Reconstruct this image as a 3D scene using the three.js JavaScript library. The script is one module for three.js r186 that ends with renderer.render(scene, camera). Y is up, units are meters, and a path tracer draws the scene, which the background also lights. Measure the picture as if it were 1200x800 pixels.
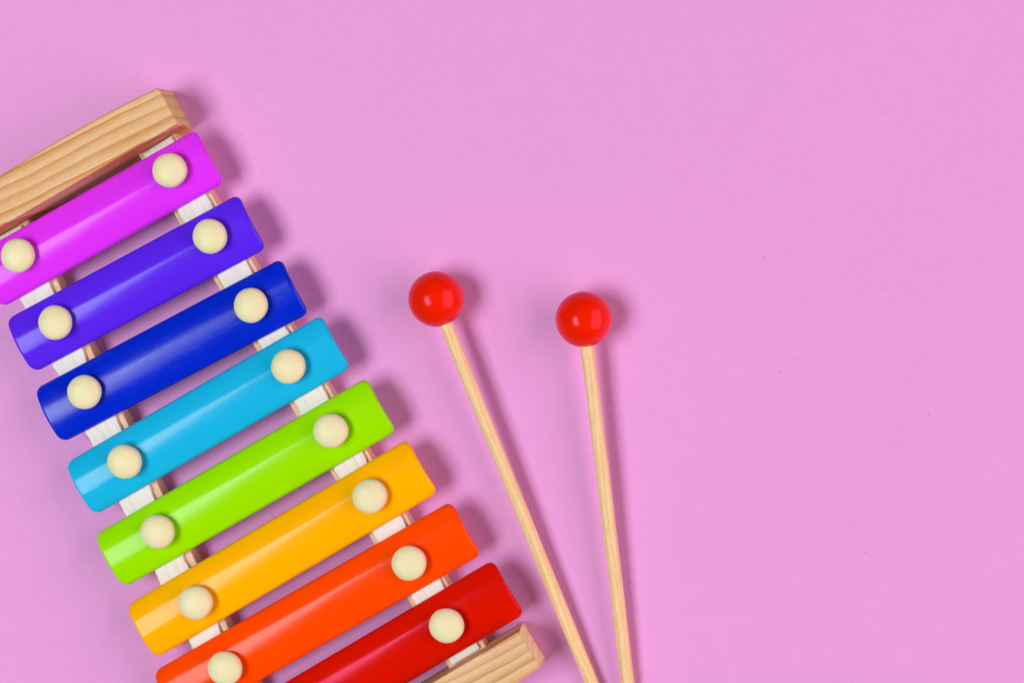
import * as THREE from 'three';
import { RoundedBoxGeometry } from 'three/addons/geometries/RoundedBoxGeometry.js';
import { RectAreaLightUniformsLib } from 'three/addons/lights/RectAreaLightUniformsLib.js';
import { mergeGeometries, mergeVertices } from 'three/addons/utils/BufferGeometryUtils.js';

// ------------------------------------------------------------------ camera, light, exposure
const scene = new THREE.Scene();
scene.background = new THREE.Color(0x000000);

const camera = new THREE.PerspectiveCamera(23.4555, 1024 / 682, 0.05, 10);
camera.up.set(0, 0, -1);
camera.position.set(0.05, 0.60, -0.008);
camera.lookAt(0, 0, 0);

const renderer = new THREE.WebGLRenderer({ antialias: true });
renderer.setSize(1024, 682);
renderer.toneMapping = THREE.LinearToneMapping;
renderer.toneMappingExposure = 1.0;
renderer.shadowMap.enabled = true;
renderer.shadowMap.type = THREE.PCFSoftShadowMap;
RectAreaLightUniformsLib.init();

// two studio softboxes: a bright one up on one side, a dimmer one low on the other (both mirror in the mallet heads)
const KEY = { at: [-1.03, 1.81, 0.26], size: [1.2, 0.76], power: 12.1, colour: 0xf9fffd };
const FILL = { at: [1.42, 0.86, 0.0], size: [2.2, 1.4], power: 2.45, colour: 0xffdae8 };

// ------------------------------------------------------------------ helpers
const MM = 0.001;
function rng(seed) {
  let a = seed >>> 0;
  return () => { a = (a + 0x6d2b79f5) >>> 0; let t = Math.imul(a ^ (a >>> 15), 1 | a); t = (t + Math.imul(t ^ (t >>> 7), 61 | t)) ^ t; return ((t ^ (t >>> 14)) >>> 0) / 4294967296; };
}
function hash(x, y, s) {
  let h = Math.imul(x | 0, 374761393) ^ Math.imul(y | 0, 668265263) ^ Math.imul(s | 0, 2246822519);
  h = Math.imul(h ^ (h >>> 13), 1274126177); h ^= h >>> 16;
  return (h >>> 0) / 4294967296;
}
function noise(x, y, s = 0, wrapX = 0, wrapY = 0) {
  const xi = Math.floor(x), yi = Math.floor(y), fx = x - xi, fy = y - yi;
  const u = fx * fx * (3 - 2 * fx), v = fy * fy * (3 - 2 * fy);
  const m = (n, w) => (w ? ((n % w) + w) % w : n);
  const a = hash(m(xi, wrapX), m(yi, wrapY), s), b = hash(m(xi + 1, wrapX), m(yi, wrapY), s);
  const c = hash(m(xi, wrapX), m(yi + 1, wrapY), s), d = hash(m(xi + 1, wrapX), m(yi + 1, wrapY), s);
  return a + (b - a) * u + (c - a) * v + (a - b - c + d) * u * v;
}
const mix = (a, b, t) => a + (b - a) * t;
const mix3 = (a, b, t) => [mix(a[0], b[0], t), mix(a[1], b[1], t), mix(a[2], b[2], t)];
const clamp = (x, a = 0, b = 1) => Math.min(b, Math.max(a, x));
const smooth = (a, b, x) => { const t = clamp((x - a) / (b - a)); return t * t * (3 - 2 * t); };

function texture(w, h, fn, srgb = true) {                  // fn(i, j) -> [r, g, b] in 0..255 (or one grey value)
  const data = new Uint8Array(w * h * 4);
  for (let j = 0; j < h; j++) for (let i = 0; i < w; i++) {
    const c = fn(i, j), k = (j * w + i) * 4;
    if (typeof c === 'number') data[k] = data[k + 1] = data[k + 2] = clamp(c, 0, 255);
    else { data[k] = clamp(c[0], 0, 255); data[k + 1] = clamp(c[1], 0, 255); data[k + 2] = clamp(c[2], 0, 255); }
    data[k + 3] = 255;
  }
  const t = new THREE.DataTexture(data, w, h, THREE.RGBAFormat);
  t.magFilter = THREE.LinearFilter; t.minFilter = THREE.LinearMipmapLinearFilter; t.generateMipmaps = true;
  t.wrapS = t.wrapT = THREE.RepeatWrapping;
  if (srgb) t.colorSpace = THREE.SRGBColorSpace;
  t.needsUpdate = true;
  return t;
}
function mesh(name, geometry, material, parent) {
  const m = new THREE.Mesh(geometry, material);
  m.name = name; m.castShadow = m.receiveShadow = true;
  parent.add(m);
  return m;
}
function thing(name, label, category, group) {
  const g = new THREE.Group();
  g.name = name; g.userData = { label, category };
  if (group) g.userData.group = group;
  scene.add(g);
  return g;
}
function gridGeometry(nu, nv, point, uv, flip = false) {
  const pos = [], tex = [], idx = [];
  for (let j = 0; j < nv; j++) for (let i = 0; i < nu; i++) { pos.push(...point(i, j)); tex.push(...uv(i, j)); }
  for (let j = 0; j < nv - 1; j++) for (let i = 0; i < nu - 1; i++) {
    const a = j * nu + i, b = a + 1, c = a + nu, d = c + 1;
    if (flip) idx.push(a, b, c, b, d, c); else idx.push(a, c, b, b, c, d);
  }
  const g = new THREE.BufferGeometry();
  g.setAttribute('position', new THREE.Float32BufferAttribute(pos, 3));
  g.setAttribute('uv', new THREE.Float32BufferAttribute(tex, 2));
  g.setIndex(idx);
  return g;
}

// ------------------------------------------------------------------ setting: the pink paper the toys lie on
const paperTone = texture(1024, 1024, (i, j) => {
  const x = i / 1024, y = j / 1024;
  let n = 0;
  n += (noise(x * 256, y * 256, 1, 256, 256) - 0.5) * 2.6;
  n += (noise(x * 90, y * 110, 2, 90, 110) - 0.5) * 1.6;
  n += (noise(x * 24, y * 24, 3, 24, 24) - 0.5) * 0.8;
  n += (noise(x * 6, y * 6, 4, 6, 6) - 0.5) * 0.8;
  return [228 + n, 159 + n * 1.25, 221 + n];
});
const paperRelief = texture(1024, 1024, (i, j) => {
  const x = i / 1024, y = j / 1024;
  return 128 + (noise(x * 420, y * 420, 7, 420, 420) - 0.5) * 120 + (noise(x * 150, y * 190, 8, 150, 190) - 0.5) * 45 + (noise(x * 40, y * 40, 9, 40, 40) - 0.5) * 12;
}, false);
const paperMaterial = new THREE.MeshStandardMaterial({ map: paperTone, bumpMap: paperRelief, bumpScale: 0.00005, roughness: 0.92 });
{
  const g = new THREE.BoxGeometry(1.5, 0.02, 1.2);
  const p = g.attributes.position, uv = g.attributes.uv;
  for (let i = 0; i < p.count; i++) uv.setXY(i, p.getX(i) / 0.21, p.getZ(i) / 0.21);
  const top = mesh('tabletop', g, paperMaterial, scene);
  top.position.y = -0.01;
  top.userData = { kind: 'structure', label: 'matte pink paper surface under the xylophone', category: 'tabletop' };
}

// ------------------------------------------------------------------ wood
const ringTone = (s, sharp) => { const f = s - Math.floor(s); return Math.pow(f, sharp) * (1 - smooth(0.965, 1.0, f)); };
function plankColour(u, v, h, w) {                          // millimetres along, across, up; w = wood parameters
  const wob = (noise(u * 0.035, v * 0.10, w.seed) - 0.5) * 1.6 + (noise(u * 0.12, v * 0.3, w.seed + 1) - 0.5) * 0.45;
  const s = (v - w.slope * u + w.tilt * h + wob + w.shift) / w.period;
  let t = ringTone(s, w.sharp) * (0.62 + 0.65 * noise(Math.floor(s) * 3.1, u * 0.03, w.seed + 2)) + ringTone(s * 2.7 + 0.3, 3) * 0.16;
  const fibre = (noise(u * 0.45, v * 6.5 + h * 6.5, w.seed + 3) - 0.5) * 0.22 + (noise(u * 1.6, v * 11 + h * 11, w.seed + 4) - 0.5) * 0.16;
  const blotch = (noise(u * 0.06, (v + h) * 0.22, w.seed + 5) - 0.5) * 0.22;
  return mix3(w.light, w.dark, clamp(t + fibre + blotch, -0.15, 1.1));
}
const woodA = { seed: 11, slope: 0.066, tilt: 0.1, shift: 2.75, period: 4.3, sharp: 2.2, light: [226, 188, 134], dark: [196, 126, 58] };
const woodB = { seed: 41, slope: 0.03, tilt: -0.12, shift: 2.2, period: 3.7, sharp: 2.0, light: [230, 195, 146], dark: [200, 148, 92] };

const BH = 20, BD = 16.9, BEND = 15.0;                      // end block: height, depth in the middle and at its ends (mm)
function makeBlock(length, w, endLight, endDark) {
  const half = length / 2;
  const depth = (u) => {
    const e = half - Math.abs(u), rcorner = 0.9;
    const round = e < rcorner ? rcorner - Math.sqrt(Math.max(0, rcorner * rcorner - (rcorner - e) * (rcorner - e))) : 0;
    return mix(BEND, BD, 1 - (1 - e / half) ** 2) - round * 0.8;
  };
  const rf = 1.3, rin = 0.6;                                // rounding of the outer and the inner top edge
  // cross-section from the foot of the inner side, over the top, to the foot of the outer side
  const section = (d, inset) => {
    const pts = [];
    const H = BH - inset, i0 = inset, d1 = d - inset;
    for (let k = 0; k <= 6; k++) pts.push([i0, (H - rin) * k / 6]);
    for (let k = 1; k <= 4; k++) { const a = (k / 4) * Math.PI / 2; pts.push([i0 + rin - rin * Math.cos(a), H - rin + rin * Math.sin(a)]); }
    for (let k = 1; k <= 8; k++) pts.push([mix(i0 + rin, d1 - rf, k / 8), H]);
    for (let k = 1; k <= 5; k++) { const a = (k / 5) * Math.PI / 2; pts.push([d1 - rf + rf * Math.sin(a), H - rf + rf * Math.cos(a)]); }
    for (let k = 1; k <= 6; k++) pts.push([d1 + 1.8 * (k / 6), (H - rf) * (1 - k / 6)]);
    return pts;
  };
  const n = section(10, 0).length, st = [];
  const eb = 0.5;
  for (let k = 0; k <= 3; k++) st.push([-half + eb * (1 - Math.cos(k / 3 * Math.PI / 2)), eb * (1 - Math.sin(k / 3 * Math.PI / 2))]);
  for (const e of [0.6, 0.7, 0.8, 1.0, 1.6]) st.push([-half + e, 0]);
  for (let k = 1; k < 48; k++) st.push([mix(-half + 2.4, half - 2.4, k / 48), 0]);
  for (const e of [1.6, 1.0, 0.8, 0.7, 0.6]) st.push([half - e, 0]);
  for (let k = 3; k >= 0; k--) st.push([half - eb * (1 - Math.cos(k / 3 * Math.PI / 2)), eb * (1 - Math.sin(k / 3 * Math.PI / 2))]);
  const rings = st.map(([u, ins]) => section(depth(u), ins));
  const TL = 136, TP = 76;
  const body = gridGeometry(st.length, n, (i, j) => [st[i][0] * MM, rings[i][j][1] * MM, -rings[i][j][0] * MM], (i, j) => {
    const [v, h] = rings[i][j];
    const d = depth(st[i][0]);
    const p = j <= 10 ? (j <= 6 ? h : BH - rin + v) : j <= 18 ? BH + v : (j <= 23 ? BH + v + (BH - h) : BH + d + (BH - h));
    return [(half - st[i][0]) / TL, p / TP];
  });
  // end caps: sawn end grain
  const cap = (side) => {
    const r = rings[side > 0 ? st.length - 1 : 0], u = st[side > 0 ? st.length - 1 : 0][0];
    const pos = [], uv = [], idx = [];
    r.forEach(([v, h]) => { pos.push(u * MM, h * MM, -v * MM); uv.push(v / 18, h / 30); });
    const c = r.length; pos.push(u * MM, BH * 0.5 * MM, -BEND * 0.42 * MM); uv.push(BEND * 0.5 / 18, BH * 0.5 / 30);
    for (let k = 0; k < c; k++) { const a = k, b = (k + 1) % c; if (side > 0) idx.push(c, b, a); else idx.push(c, a, b); }
    const g = new THREE.BufferGeometry();
    g.setAttribute('position', new THREE.Float32BufferAttribute(pos, 3));
    g.setAttribute('uv', new THREE.Float32BufferAttribute(uv, 2));
    g.setIndex(idx);
    g.computeVertexNormals();
    return g;
  };
  body.computeVertexNormals();
  const ends = mergeGeometries([cap(1), cap(-1)]);
  const g = mergeGeometries([body, ends], true);
  const atlas = (fn, srgb) => texture(1024, 640, (i, j) => {
    const u = i / 1024 * TL, p = j / 640 * TP;
    const v = p < BH ? 0 : p < BH + BD ? p - BH : BD, h = p < BH ? p : p < BH + BD ? BH : BH - (p - BH - BD);
    return fn(u, v, h);
  }, srgb);
  const map = atlas((u, v, h) => plankColour(u, v, h, w), true);
  const bump = atlas((u, v, h) => 128 + (noise(u * 0.5, (v + h) * 7, w.seed + 8) - 0.5) * 120 + (noise(u * 3, (v + h) * 12, w.seed + 9) - 0.5) * 70, false);
  const endMap = texture(160, 256, (i, j) => {
    const v = i / 160 * 18, h = j / 256 * 30;
    const wob = (noise(0, v * 0.1, w.seed) - 0.5) * 1.6;
    const s = (v + w.tilt * h + wob + w.shift) / w.period;
    const tone = noise(Math.floor(s) * 5.3, 0.5, w.seed + 6);
    const t = ringTone(s, 5) * 0.8 + tone * 0.45 + (noise(v * 9, h * 9, w.seed + 7) - 0.5) * 0.3;
    return mix3(endLight, endDark, clamp(t, 0, 1.1));
  });
  const mats = [
    new THREE.MeshStandardMaterial({ map, bumpMap: bump, bumpScale: 0.00012, roughness: 0.62 }),
    new THREE.MeshStandardMaterial({ map: endMap, roughness: 0.85 }),
  ];
  return { g, mats };
}

// ------------------------------------------------------------------ the xylophone
const xylophone = thing('xylophone', 'toy xylophone with eight rainbow coloured bars on a wooden frame', 'xylophone');
const R = (d) => d * Math.PI / 180;

// end blocks: the centre of the inner edge, the turn of the block, its length (mm, degrees)
{
  const a = makeBlock(89.4, woodA, [216, 200, 126], [168, 148, 84]);
  const b1 = mesh('end_block', a.g, a.mats, xylophone);
  b1.position.set(-158.0 * MM, 0.0001, -56.7 * MM); b1.rotation.y = R(29.3);
  b1.userData.label = 'short wooden end block above the magenta bar';
  const b = makeBlock(124.4, woodB, [242, 224, 172], [214, 188, 130]);
  const b2 = mesh('end_block_001', b.g, b.mats, xylophone);
  b2.position.set(-49.1 * MM, 0.0001, 135.0 * MM); b2.rotation.y = R(31.4 + 180);
  b2.userData.label = 'long wooden end block below the red bar';
}

// rails with a strip of white felt along the top
const railMap = texture(1024, 64, (i, j) => {
  const u = i / 1024 * 200, v = j / 64 * 20;
  const t = ringTone((v + u * 0.02 + (noise(u * 0.05, v * 0.2, 71) - 0.5) * 2) / 2.6, 2) * 0.6 + (noise(u * 0.6, v * 5, 72) - 0.5) * 0.45;
  return mix3([238, 202, 166], [210, 158, 118], clamp(t, 0, 1));
});
const railMaterial = new THREE.MeshStandardMaterial({ map: railMap, roughness: 0.75 });
const feltMap = texture(512, 64, (i, j) => {
  const u = i / 512 * 64, v = j / 64 * 16;
  const n = (noise(u * 2.2, v * 4, 81, 141) - 0.5) * 4 + (noise(u * 0.3, v * 1.4, 82) - 0.5) * 5;
  const stain = smooth(0.66, 0.9, noise(u * 0.09, v * 1.6, 83)) * 16;
  return [233 + n - stain * 0.6, 230 + n - stain * 0.7, 222 + n - stain];
});
const feltRelief = texture(512, 128, (i, j) => 128 + (noise(i * 0.25, j * 0.5, 85) - 0.5) * 60 + (noise(i * 0.06, j * 0.12, 86) - 0.5) * 60, false);
const feltMaterial = new THREE.MeshStandardMaterial({ map: feltMap, bumpMap: feltRelief, bumpScale: 0.00003, roughness: 0.95 });
const RAIL_H = 8.6, FELT_H = 10.2;
function makeRail(name, x0, z0, x1, z1, feltShift, feltWidth, seed) {
  const dx = x1 - x0, dz = z1 - z0, len = Math.hypot(dx, dz), width = 15.8;
  const g = new RoundedBoxGeometry(len * MM, RAIL_H * MM, width * MM, 2, 0.5 * MM);
  const p = g.attributes.position, uv = g.attributes.uv;
  for (let i = 0; i < p.count; i++) uv.setXY(i, p.getX(i) / MM / 200 + seed * 0.31, (p.getZ(i) + p.getY(i) * 1.3) / MM / 20 + 0.5);
  const rail = mesh(name, g, railMaterial, xylophone);
  rail.position.set((x0 + x1) / 2 * MM, RAIL_H / 2 * MM + 0.0001, (z0 + z1) / 2 * MM);
  rail.rotation.y = -Math.atan2(dz, dx);
  // felt: a hand cut strip with wavering edges
  const n = 190, prof = [[-1, 0], [-1, 0.55], [-0.985, 0.85], [-0.95, 1], [-0.5, 1.02], [0, 1.03], [0.5, 1.02], [0.95, 1], [0.985, 0.85], [1, 0.55], [1, 0]];
  const felt = gridGeometry(n, prof.length, (i, j) => {
    const u = (i / (n - 1) - 0.5) * (len - 3.4);
    const [a, b] = prof[j];
    const wv = (noise(u * 0.22, a < 0 ? 3 : 9, seed) - 0.5) * 0.9 + (noise(u * 1.1, a < 0 ? 4 : 8, seed) - 0.5) * 0.35;
    const hh = (FELT_H - RAIL_H) * b * (1 + (noise(u * 0.25, a * 2, seed + 5) - 0.5) * (j > 1 && j < 9 ? 0.02 : 0));
    return [u * MM, (RAIL_H / 2 + Math.max(hh, -0.2)) * MM - 0.00002, (feltShift + a * feltWidth / 2 + wv * Math.abs(a)) * MM];
  }, (i, j) => [i / (n - 1) * len / 64, (prof[j][0] + 1) * 0.4 + 0.1 + j * 0.01], false);
  felt.computeVertexNormals();
  mesh('felt_strip', felt, feltMaterial, rail);
}
makeRail('rail', -130.7, -73.1, -14.9, 115.2, 0, 12.0, 3);
makeRail('rail_001', -186.4, -41.9, -85.8, 158.5, 1.2, 12.4, 7);

// bars
function makeBarGeometry(L, W, seed) {
  const t = 1.7, Rarc = 19.5, rc = 3.0, rb = 1.15, hw = W / 2, hl = L / 2;
  const near = [0, 0.06, 0.16, 0.32, 0.55, 0.85, 1.15, 1.6, 2.3, 3.0];
  const line = (half, step) => {
    const a = near.map((e) => -half + e), k = Math.max(4, Math.round((half - 3) * 2 / step)), out = [...a];
    for (let i = 1; i < k; i++) out.push(mix(-half + 3, half - 3, i / k));
    return out.concat(near.slice().reverse().map((e) => half - e));
  };
  const xs = line(hl, 4), ws = line(hw, 0.8), nx = xs.length, nw = ws.length;
  const arch = (w) => Math.sqrt(Rarc * Rarc - w * w) - Math.sqrt(Rarc * Rarc - hw * hw);
  const cut = (w) => { const q = Math.abs(w) - (hw - rc); return q > 0 ? rc - Math.sqrt(Math.max(0, rc * rc - q * q)) : 0; };
  const px = (i, j) => { const lim = hl - cut(ws[j]); return xs[i] / hl * lim; };
  const inside = (x, w) => {
    const qx = Math.abs(x) - (hl - rc), qw = Math.abs(w) - (hw - rc);
    return -(Math.min(Math.max(qx, qw), 0) + Math.hypot(Math.max(qx, 0), Math.max(qw, 0)) - rc);
  };
  const topY = (x, w) => {
    const d = clamp(inside(x, w), 0, rb), drop = rb - Math.sqrt(Math.max(0, rb * rb - (rb - d) * (rb - d)));
    const dent = (noise(x * 0.06 + seed, w * 0.12, 90) - 0.5) * 0.05;
    return arch(w) + t - drop + dent;
  };
  const r = rng(seed * 77 + 5), ou = r(), ov = r();
  const uvf = (x, w) => [x / 90 + ou, w / 45 + ov];
  const top = gridGeometry(nx, nw, (i, j) => { const x = px(i, j), w = ws[j]; return [x * MM, topY(x, w) * MM, w * MM]; }, (i, j) => uvf(px(i, j), ws[j]));
  const bottom = gridGeometry(nx, nw, (i, j) => { const x = px(i, j), w = ws[j]; return [x * MM, arch(w) * MM, w * MM]; }, (i, j) => uvf(px(i, j), ws[j]), true);
  // rim
  const loop = [];
  for (let i = 0; i < nx; i++) loop.push([i, 0]);
  for (let j = 1; j < nw; j++) loop.push([nx - 1, j]);
  for (let i = nx - 2; i >= 0; i--) loop.push([i, nw - 1]);
  for (let j = nw - 2; j >= 0; j--) loop.push([0, j]);
  const rim = gridGeometry(loop.length, 2, (k, s) => {
    const [i, j] = loop[k], x = px(i, j), w = ws[j];
    return [x * MM, (s ? arch(w) : topY(x, w)) * MM, w * MM];
  }, (k) => uvf(px(...loop[k]), ws[loop[k][1]]), true);
  const shell = mergeVertices(mergeGeometries([top, rim]), 1e-7);
  shell.computeVertexNormals();
  bottom.computeVertexNormals();
  return { g: mergeGeometries([shell, bottom]), crest: arch(0) + t };
}
function scratchMap(base, spread, count, seed) {
  const n = 512, a = new Float32Array(n * n), r = rng(seed);
  for (let j = 0; j < n; j++) for (let i = 0; i < n; i++) {
    a[j * n + i] = base + (noise(i / n * 5, j / n * 8, seed, 5, 8) - 0.5) * spread + (noise(i / n * 24, j / n * 120, seed + 1, 24, 120) - 0.5) * spread * 0.8 + (noise(i / n * 128, j / n * 128, seed + 2, 128, 128) - 0.5) * spread * 0.4;
  }
  for (let k = 0; k < count; k++) {
    let x = r() * n, y = r() * n; const ang = (r() - 0.5) * 0.5 + (r() < 0.12 ? 1.2 : 0), len = 10 + r() * 70, v = 25 + r() * 45;
    for (let q = 0; q < len; q++) { const i = ((x | 0) % n + n) % n, j = ((y | 0) % n + n) % n; a[j * n + i] += v * Math.sin(Math.PI * q / len); x += Math.cos(ang); y += Math.sin(ang) * 0.6; }
  }
  return texture(n, n, (i, j) => a[j * n + i], false);
}
const lacquerWear = scratchMap(34, 14, 70, 101);
const brushedWear = scratchMap(58, 30, 220, 131);
const lacquerRelief = texture(512, 512, (i, j) => 128 + (noise(i / 512 * 60, j / 512 * 40, 141, 60, 40) - 0.5) * 160 + (noise(i / 512 * 200, j / 512 * 140, 142, 200, 140) - 0.5) * 40, false);

const pegMaterial = new THREE.MeshPhysicalMaterial({ color: new THREE.Color(0xeae4b2), roughness: 0.48, specularIntensity: 0.7 });
const pegVariants = [0, 1, 2, 3].map((k) => {
  const pts = [[0.01, -5.5], [2.4, -5.5], [2.5, -0.6], [5.2, -0.45], [5.9, -0.1], [6.22, 0.6], [6.3, 1.3], [6.15, 2.1], [5.7, 3.0], [4.9, 3.8], [3.8, 4.45], [2.5, 4.85], [1.2, 5.04], [0.01, 5.1]];
  const curve = new THREE.SplineCurve(pts.slice(3).map(([x, y]) => new THREE.Vector2(x * MM, (y * 0.80 + 1.25) * MM)));
  const prof = pts.slice(0, 3).map(([x, y]) => new THREE.Vector2(x * MM, y * MM)).concat(curve.getPoints(26));
  prof[prof.length - 1].x = 0;
  const g = new THREE.LatheGeometry(prof, 56);
  const p = g.attributes.position;
  for (let i = 0; i < p.count; i++) {
    const x = p.getX(i), z = p.getZ(i), y = p.getY(i), a = Math.atan2(z, x), rr = Math.hypot(x, z);
    if (rr > 0.003) { const f = 1 + 0.010 * Math.sin(2 * a + k * 1.7) + 0.006 * Math.sin(5 * a + k); p.setX(i, x * f); p.setZ(i, z * f); }
    if (y > 0.002) p.setY(i, y + 0.00006 * Math.sin(x * 1400 + k) * Math.cos(z * 1100 + k * 2) * smooth(0, 0.002, rr));
  }
  g.computeVertexNormals();
  return g;
});

// colour, centre x, centre z, turn, length, width, two pegs (along, across)
const BARS = [
  ['magenta', 0xdc32f8, -151.4, -44.9, 28.50, 95.6, 22.1, [[-30.9, -1.4], [33.4, -1.2]]],
  ['violet', 0x5a26ee, -137.4, -21.1, 27.56, 98.4, 22.3, [[-31.3, -0.3], [34.0, -1.4]]],
  ['dark blue', 0x0228cc, -124.2, 3.5, 27.37, 104.0, 22.4, [[-33.7, -0.8], [35.5, -0.3]]],
  ['sky blue', 0x18b8e6, -110.7, 27.0, 29.69, 110.0, 22.1, [[-33.3, -0.1], [36.4, -0.2]]],
  ['lime green', 0x98e800, -96.9, 51.6, 29.88, 116.6, 22.3, [[-35.0, -0.3], [38.5, -0.7]]],
  ['yellow', 0xffb600, -83.4, 75.6, 30.68, 121.2, 22.3, [[-35.5, 0.7], [39.3, -0.2]]],
  ['orange', 0xff4a00, -70.6, 98.9, 30.06, 127.3, 22.2, [[-37.3, 0.5], [40.3, 0.4]]],
  ['red', 0xd61400, -56.9, 122.3, 31.01, 132.7, 22.6, [[-39.4, -0.5], [40.8, 0.0]]],
];
const tiltRandom = rng(9);
BARS.forEach(([tone, colour, x, z, turn, L, W, pegs], k) => {
  const { g, crest } = makeBarGeometry(L, W, k + 1);
  const blue = tone === 'dark blue';
  const mat = new THREE.MeshPhysicalMaterial({
    color: new THREE.Color(colour), roughness: 1, roughnessMap: blue ? brushedWear : lacquerWear, bumpMap: lacquerRelief, bumpScale: 0.000004,
    specularIntensity: blue ? 0.55 : tone === 'red' ? 0.6 : 0.36, specularColor: new THREE.Color(tone === 'red' ? 0xff86c4 : 0xffffff),
  });
  const bar = mesh(k ? 'bar_' + String(k).padStart(3, '0') : 'bar', g, mat, xylophone);
  bar.position.set(x * MM, FELT_H * MM + 0.00025, z * MM);
  bar.rotation.set(R((tiltRandom() - 0.5) * 0.8), R(turn), 0, 'YXZ');
  bar.userData.label = tone + ' curved metal bar';
  pegs.forEach(([a, c], q) => {
    const peg = mesh('peg', pegVariants[(k * 2 + q * 3) % 4], pegMaterial, bar);
    peg.position.set(a * MM, (crest + 0.1) * MM, c * MM);
    peg.rotation.set(R((tiltRandom() - 0.5) * 5 + c * 1.2), tiltRandom() * 6, R((tiltRandom() - 0.5) * 5));
  });
});

// ------------------------------------------------------------------ the two mallets
const stickMap = texture(1024, 256, (i, j) => {
  const u = i / 1024 * 190, v = j / 256 * 16;
  const wob = (noise(u * 0.04, v * 0.2, 201) - 0.5) * 2.2;
  const t = ringTone((v + u * 0.012 + wob) / 2.1, 2.2) * 0.55 + (noise(u * 0.35, v * 7, 202) - 0.5) * 0.5 + (noise(u * 1.5, v * 14, 203) - 0.5) * 0.25;
  return mix3([242, 211, 156], [216, 168, 98], clamp(t, -0.05, 1));
});
const stickRelief = texture(1024, 256, (i, j) => 128 + (noise(i * 0.05, j * 0.35, 211) - 0.5) * 150 + (noise(i * 0.2, j * 0.6, 212) - 0.5) * 60, false);
const stickMaterial = new THREE.MeshStandardMaterial({ map: stickMap, bumpMap: stickRelief, bumpScale: 0.00012, roughness: 0.5 });
const headWear = scratchMap(46, 16, 25, 161);
const headMaterial = new THREE.MeshPhysicalMaterial({ color: new THREE.Color(0xf02000), roughness: 1, roughnessMap: headWear, specularIntensity: 0.6, specularColor: new THREE.Color(0xff9ccc), bumpMap: lacquerRelief, bumpScale: 0.00002 });
function makeMallet(name, label, hx, hz, tx, tz, seed) {
  const root = thing(name, label, 'mallet', 'red headed mallets');
  const HR = 10.05, SR = 2.48, len = 160;
  const dx = tx - hx, dz = tz - hz, flat = Math.hypot(dx, dz);
  root.position.set(hx * MM, 0.0001, hz * MM);
  root.rotation.y = -Math.atan2(dz, dx);                     // local x runs from the head down the stick
  const drop = Math.asin((HR - SR) / len);
  // head: a turned ball, cut flat where the stick goes in
  const prof = [];
  for (let k = 0; k <= 60; k++) { const a = k / 60 * Math.PI * 0.925; prof.push(new THREE.Vector2(HR * Math.sin(a) * MM, HR * Math.cos(a) * MM)); }
  prof[0].x = 0;
  prof.push(new THREE.Vector2(SR * 0.9 * MM, (HR * Math.cos(Math.PI * 0.925) + 0.15) * MM));
  const hg = new THREE.LatheGeometry(prof, 96);
  const p = hg.attributes.position;
  for (let i = 0; i < p.count; i++) {
    const x = p.getX(i), y = p.getY(i), z = p.getZ(i);
    const f = 1 + (noise(x * 260 + 40, y * 260 + z * 190 + 40, seed) - 0.5) * 0.008;
    p.setXYZ(i, x * f, y * f, z * f);
  }
  hg.computeVertexNormals();
  hg.rotateZ(Math.PI / 2);                                    // pole (0, 1, 0) -> (-1, 0, 0): away from the stick
  const head = mesh('head', hg, headMaterial, root);
  head.position.y = HR * MM; head.rotation.set(0, 0, -drop); 
  // stick: a slightly uneven dowel
  const nu = 70, nv = 40;
  const stick = gridGeometry(nv + 1, nu, (i, j) => {
    const u = 8 + (len - 8) * j / (nu - 1), a = i / nv * Math.PI * 2;
    const end = smooth(0, 0.8, len - u);
    const r = SR * (1 + 0.012 * Math.cos(a * 6 + seed) + (noise(u * 0.05, Math.cos(a) * 1.5 + 5 + seed, 220) - 0.5) * 0.05) * mix(0.82, 1, end);
    const bend = 0.25 * Math.sin(u / len * Math.PI) * (seed % 2 ? 1 : -1);
    return [u * MM, (r * Math.sin(a)) * MM, (r * Math.cos(a) + bend) * MM];
  }, (i, j) => [j / (nu - 1) + seed * 0.37, i / nv + seed * 0.21], true);
  const tip = new THREE.CircleGeometry(SR * 0.82 * MM, 24); tip.rotateY(Math.PI / 2); tip.translate(len * MM, 0, 0);
  stick.computeVertexNormals();
  const sgeo = mergeGeometries([stick, tip]);
  const st = mesh('stick', sgeo, stickMaterial, root);
  st.position.y = HR * MM; st.rotation.z = -drop;
}
makeMallet('mallet', 'red headed wooden mallet lying slanted, next to the xylophone', -26.7, -15.4, 29.4, 123.8, 3);
makeMallet('mallet_001', 'red headed wooden mallet farther from the xylophone, beyond the slanted one', 26.6, -8.1, 42.3, 123.5, 8);

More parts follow.
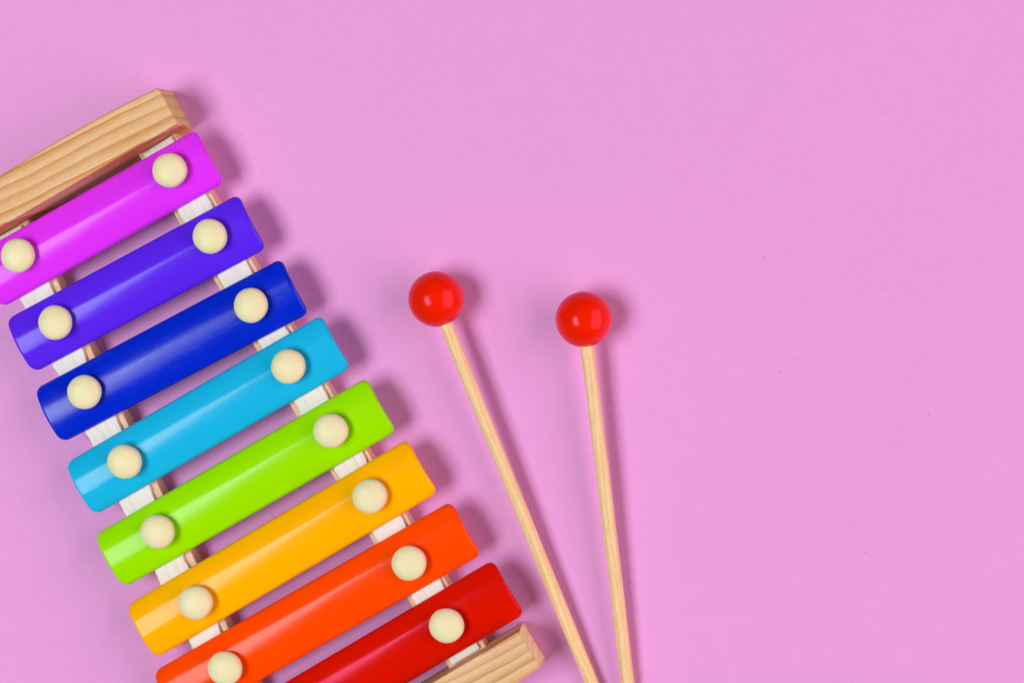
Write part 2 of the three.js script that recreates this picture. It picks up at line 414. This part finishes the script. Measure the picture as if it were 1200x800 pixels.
// ------------------------------------------------------------------ specks of dust on the paper
{
  const r = rng(500), parts = [], fixed = [[91.7, -30.5, 0.18, 0], [97.3, 10.8, 0.16, 0], [150.3, 25.9, 0.16, 0], [176.5, -19.5, 0.12, 0], [171.7, 34.5, 0.1, 0], [127.9, 75.9, 0.14, 0]];
  for (let k = 0; k < 26; k++) fixed.push([-180 + r() * 360, -120 + r() * 240, 0.06 + r() * 0.09, 0]);
  for (const [x, z, s] of fixed) {
    const g = new THREE.IcosahedronGeometry(s * MM, 1);
    g.scale(1 + r() * 0.7, 0.5, 0.8 + r() * 0.4); g.rotateY(r() * 6); g.translate(x * MM, s * 0.35 * MM, z * MM);
    parts.push(g);
  }
  const dust = mesh('dust', mergeGeometries(parts), new THREE.MeshStandardMaterial({ color: 0x8f5566, roughness: 0.9 }), scene);
  dust.userData = { kind: 'stuff', label: 'tiny dark specks of dust on the pink paper', category: 'dust' };
  const fibres = [];
  for (let k = 0; k < 5; k++) {
    const x = 12.6 + k * 0.35 + r() * 0.3, z = 16.2 + r() * 0.9, a = r() * 6;
    const c = new THREE.CatmullRomCurve3([new THREE.Vector3(x * MM, 0.00008, z * MM), new THREE.Vector3((x + 0.4 * Math.cos(a)) * MM, 0.0002, (z + 0.4 * Math.sin(a)) * MM), new THREE.Vector3((x + 0.7 * Math.cos(a + 0.7)) * MM, 0.00008, (z + 0.7 * Math.sin(a + 0.7)) * MM)]);
    fibres.push(new THREE.TubeGeometry(c, 6, 0.00006, 5));
  }
  const lint = mesh('lint', mergeGeometries(fibres), new THREE.MeshStandardMaterial({ color: 0xf6dcec, roughness: 0.9 }), scene);
  lint.userData = { label: 'tiny pale tuft of lint on the paper between the mallets', category: 'lint' };
}

// ------------------------------------------------------------------ the studio softboxes beside the table
function makeSoftbox(name, label, s) {
  const root = thing(name, label, 'studio lamp');
  root.position.set(...s.at);
  root.lookAt(-0.02, 0, 0);                                   // +z faces the table
  const [w, h] = s.size;
  const cloth = new THREE.MeshStandardMaterial({ color: 0x0b0b0b, roughness: 0.9, side: THREE.DoubleSide });
  const shell = new THREE.CylinderGeometry(0.5, 0.16, 0.3, 4, 1, true, Math.PI / 4); shell.rotateX(Math.PI / 2);
  shell.scale(w * Math.SQRT2, h * Math.SQRT2, 1); shell.translate(0, 0, -0.155);
  mesh('housing', shell, cloth, root);
  const head = new THREE.CylinderGeometry(0.07, 0.07, 0.22, 24); head.rotateX(Math.PI / 2); head.translate(0, 0, -0.42);
  mesh('lamp_head', head, new THREE.MeshStandardMaterial({ color: 0x151515, roughness: 0.5 }), root);
  const face = new THREE.PlaneGeometry(w * 0.985, h * 0.985);
  mesh('diffuser', face, new THREE.MeshStandardMaterial({ color: 0xeeeeee, emissive: new THREE.Color(s.colour), emissiveIntensity: 0.4, roughness: 1 }), root);
  const light = new THREE.RectAreaLight(s.colour, s.power, w, h);
  light.position.set(0, 0, 0.006);
  light.rotation.y = Math.PI;                                 // a RectAreaLight shines along its -z
  root.add(light);
}
makeSoftbox('softbox', 'bright softbox lamp high beside the xylophone end of the table', KEY);
makeSoftbox('softbox_001', 'dimmer softbox lamp low beside the empty end of the table', FILL);

renderer.render(scene, camera);
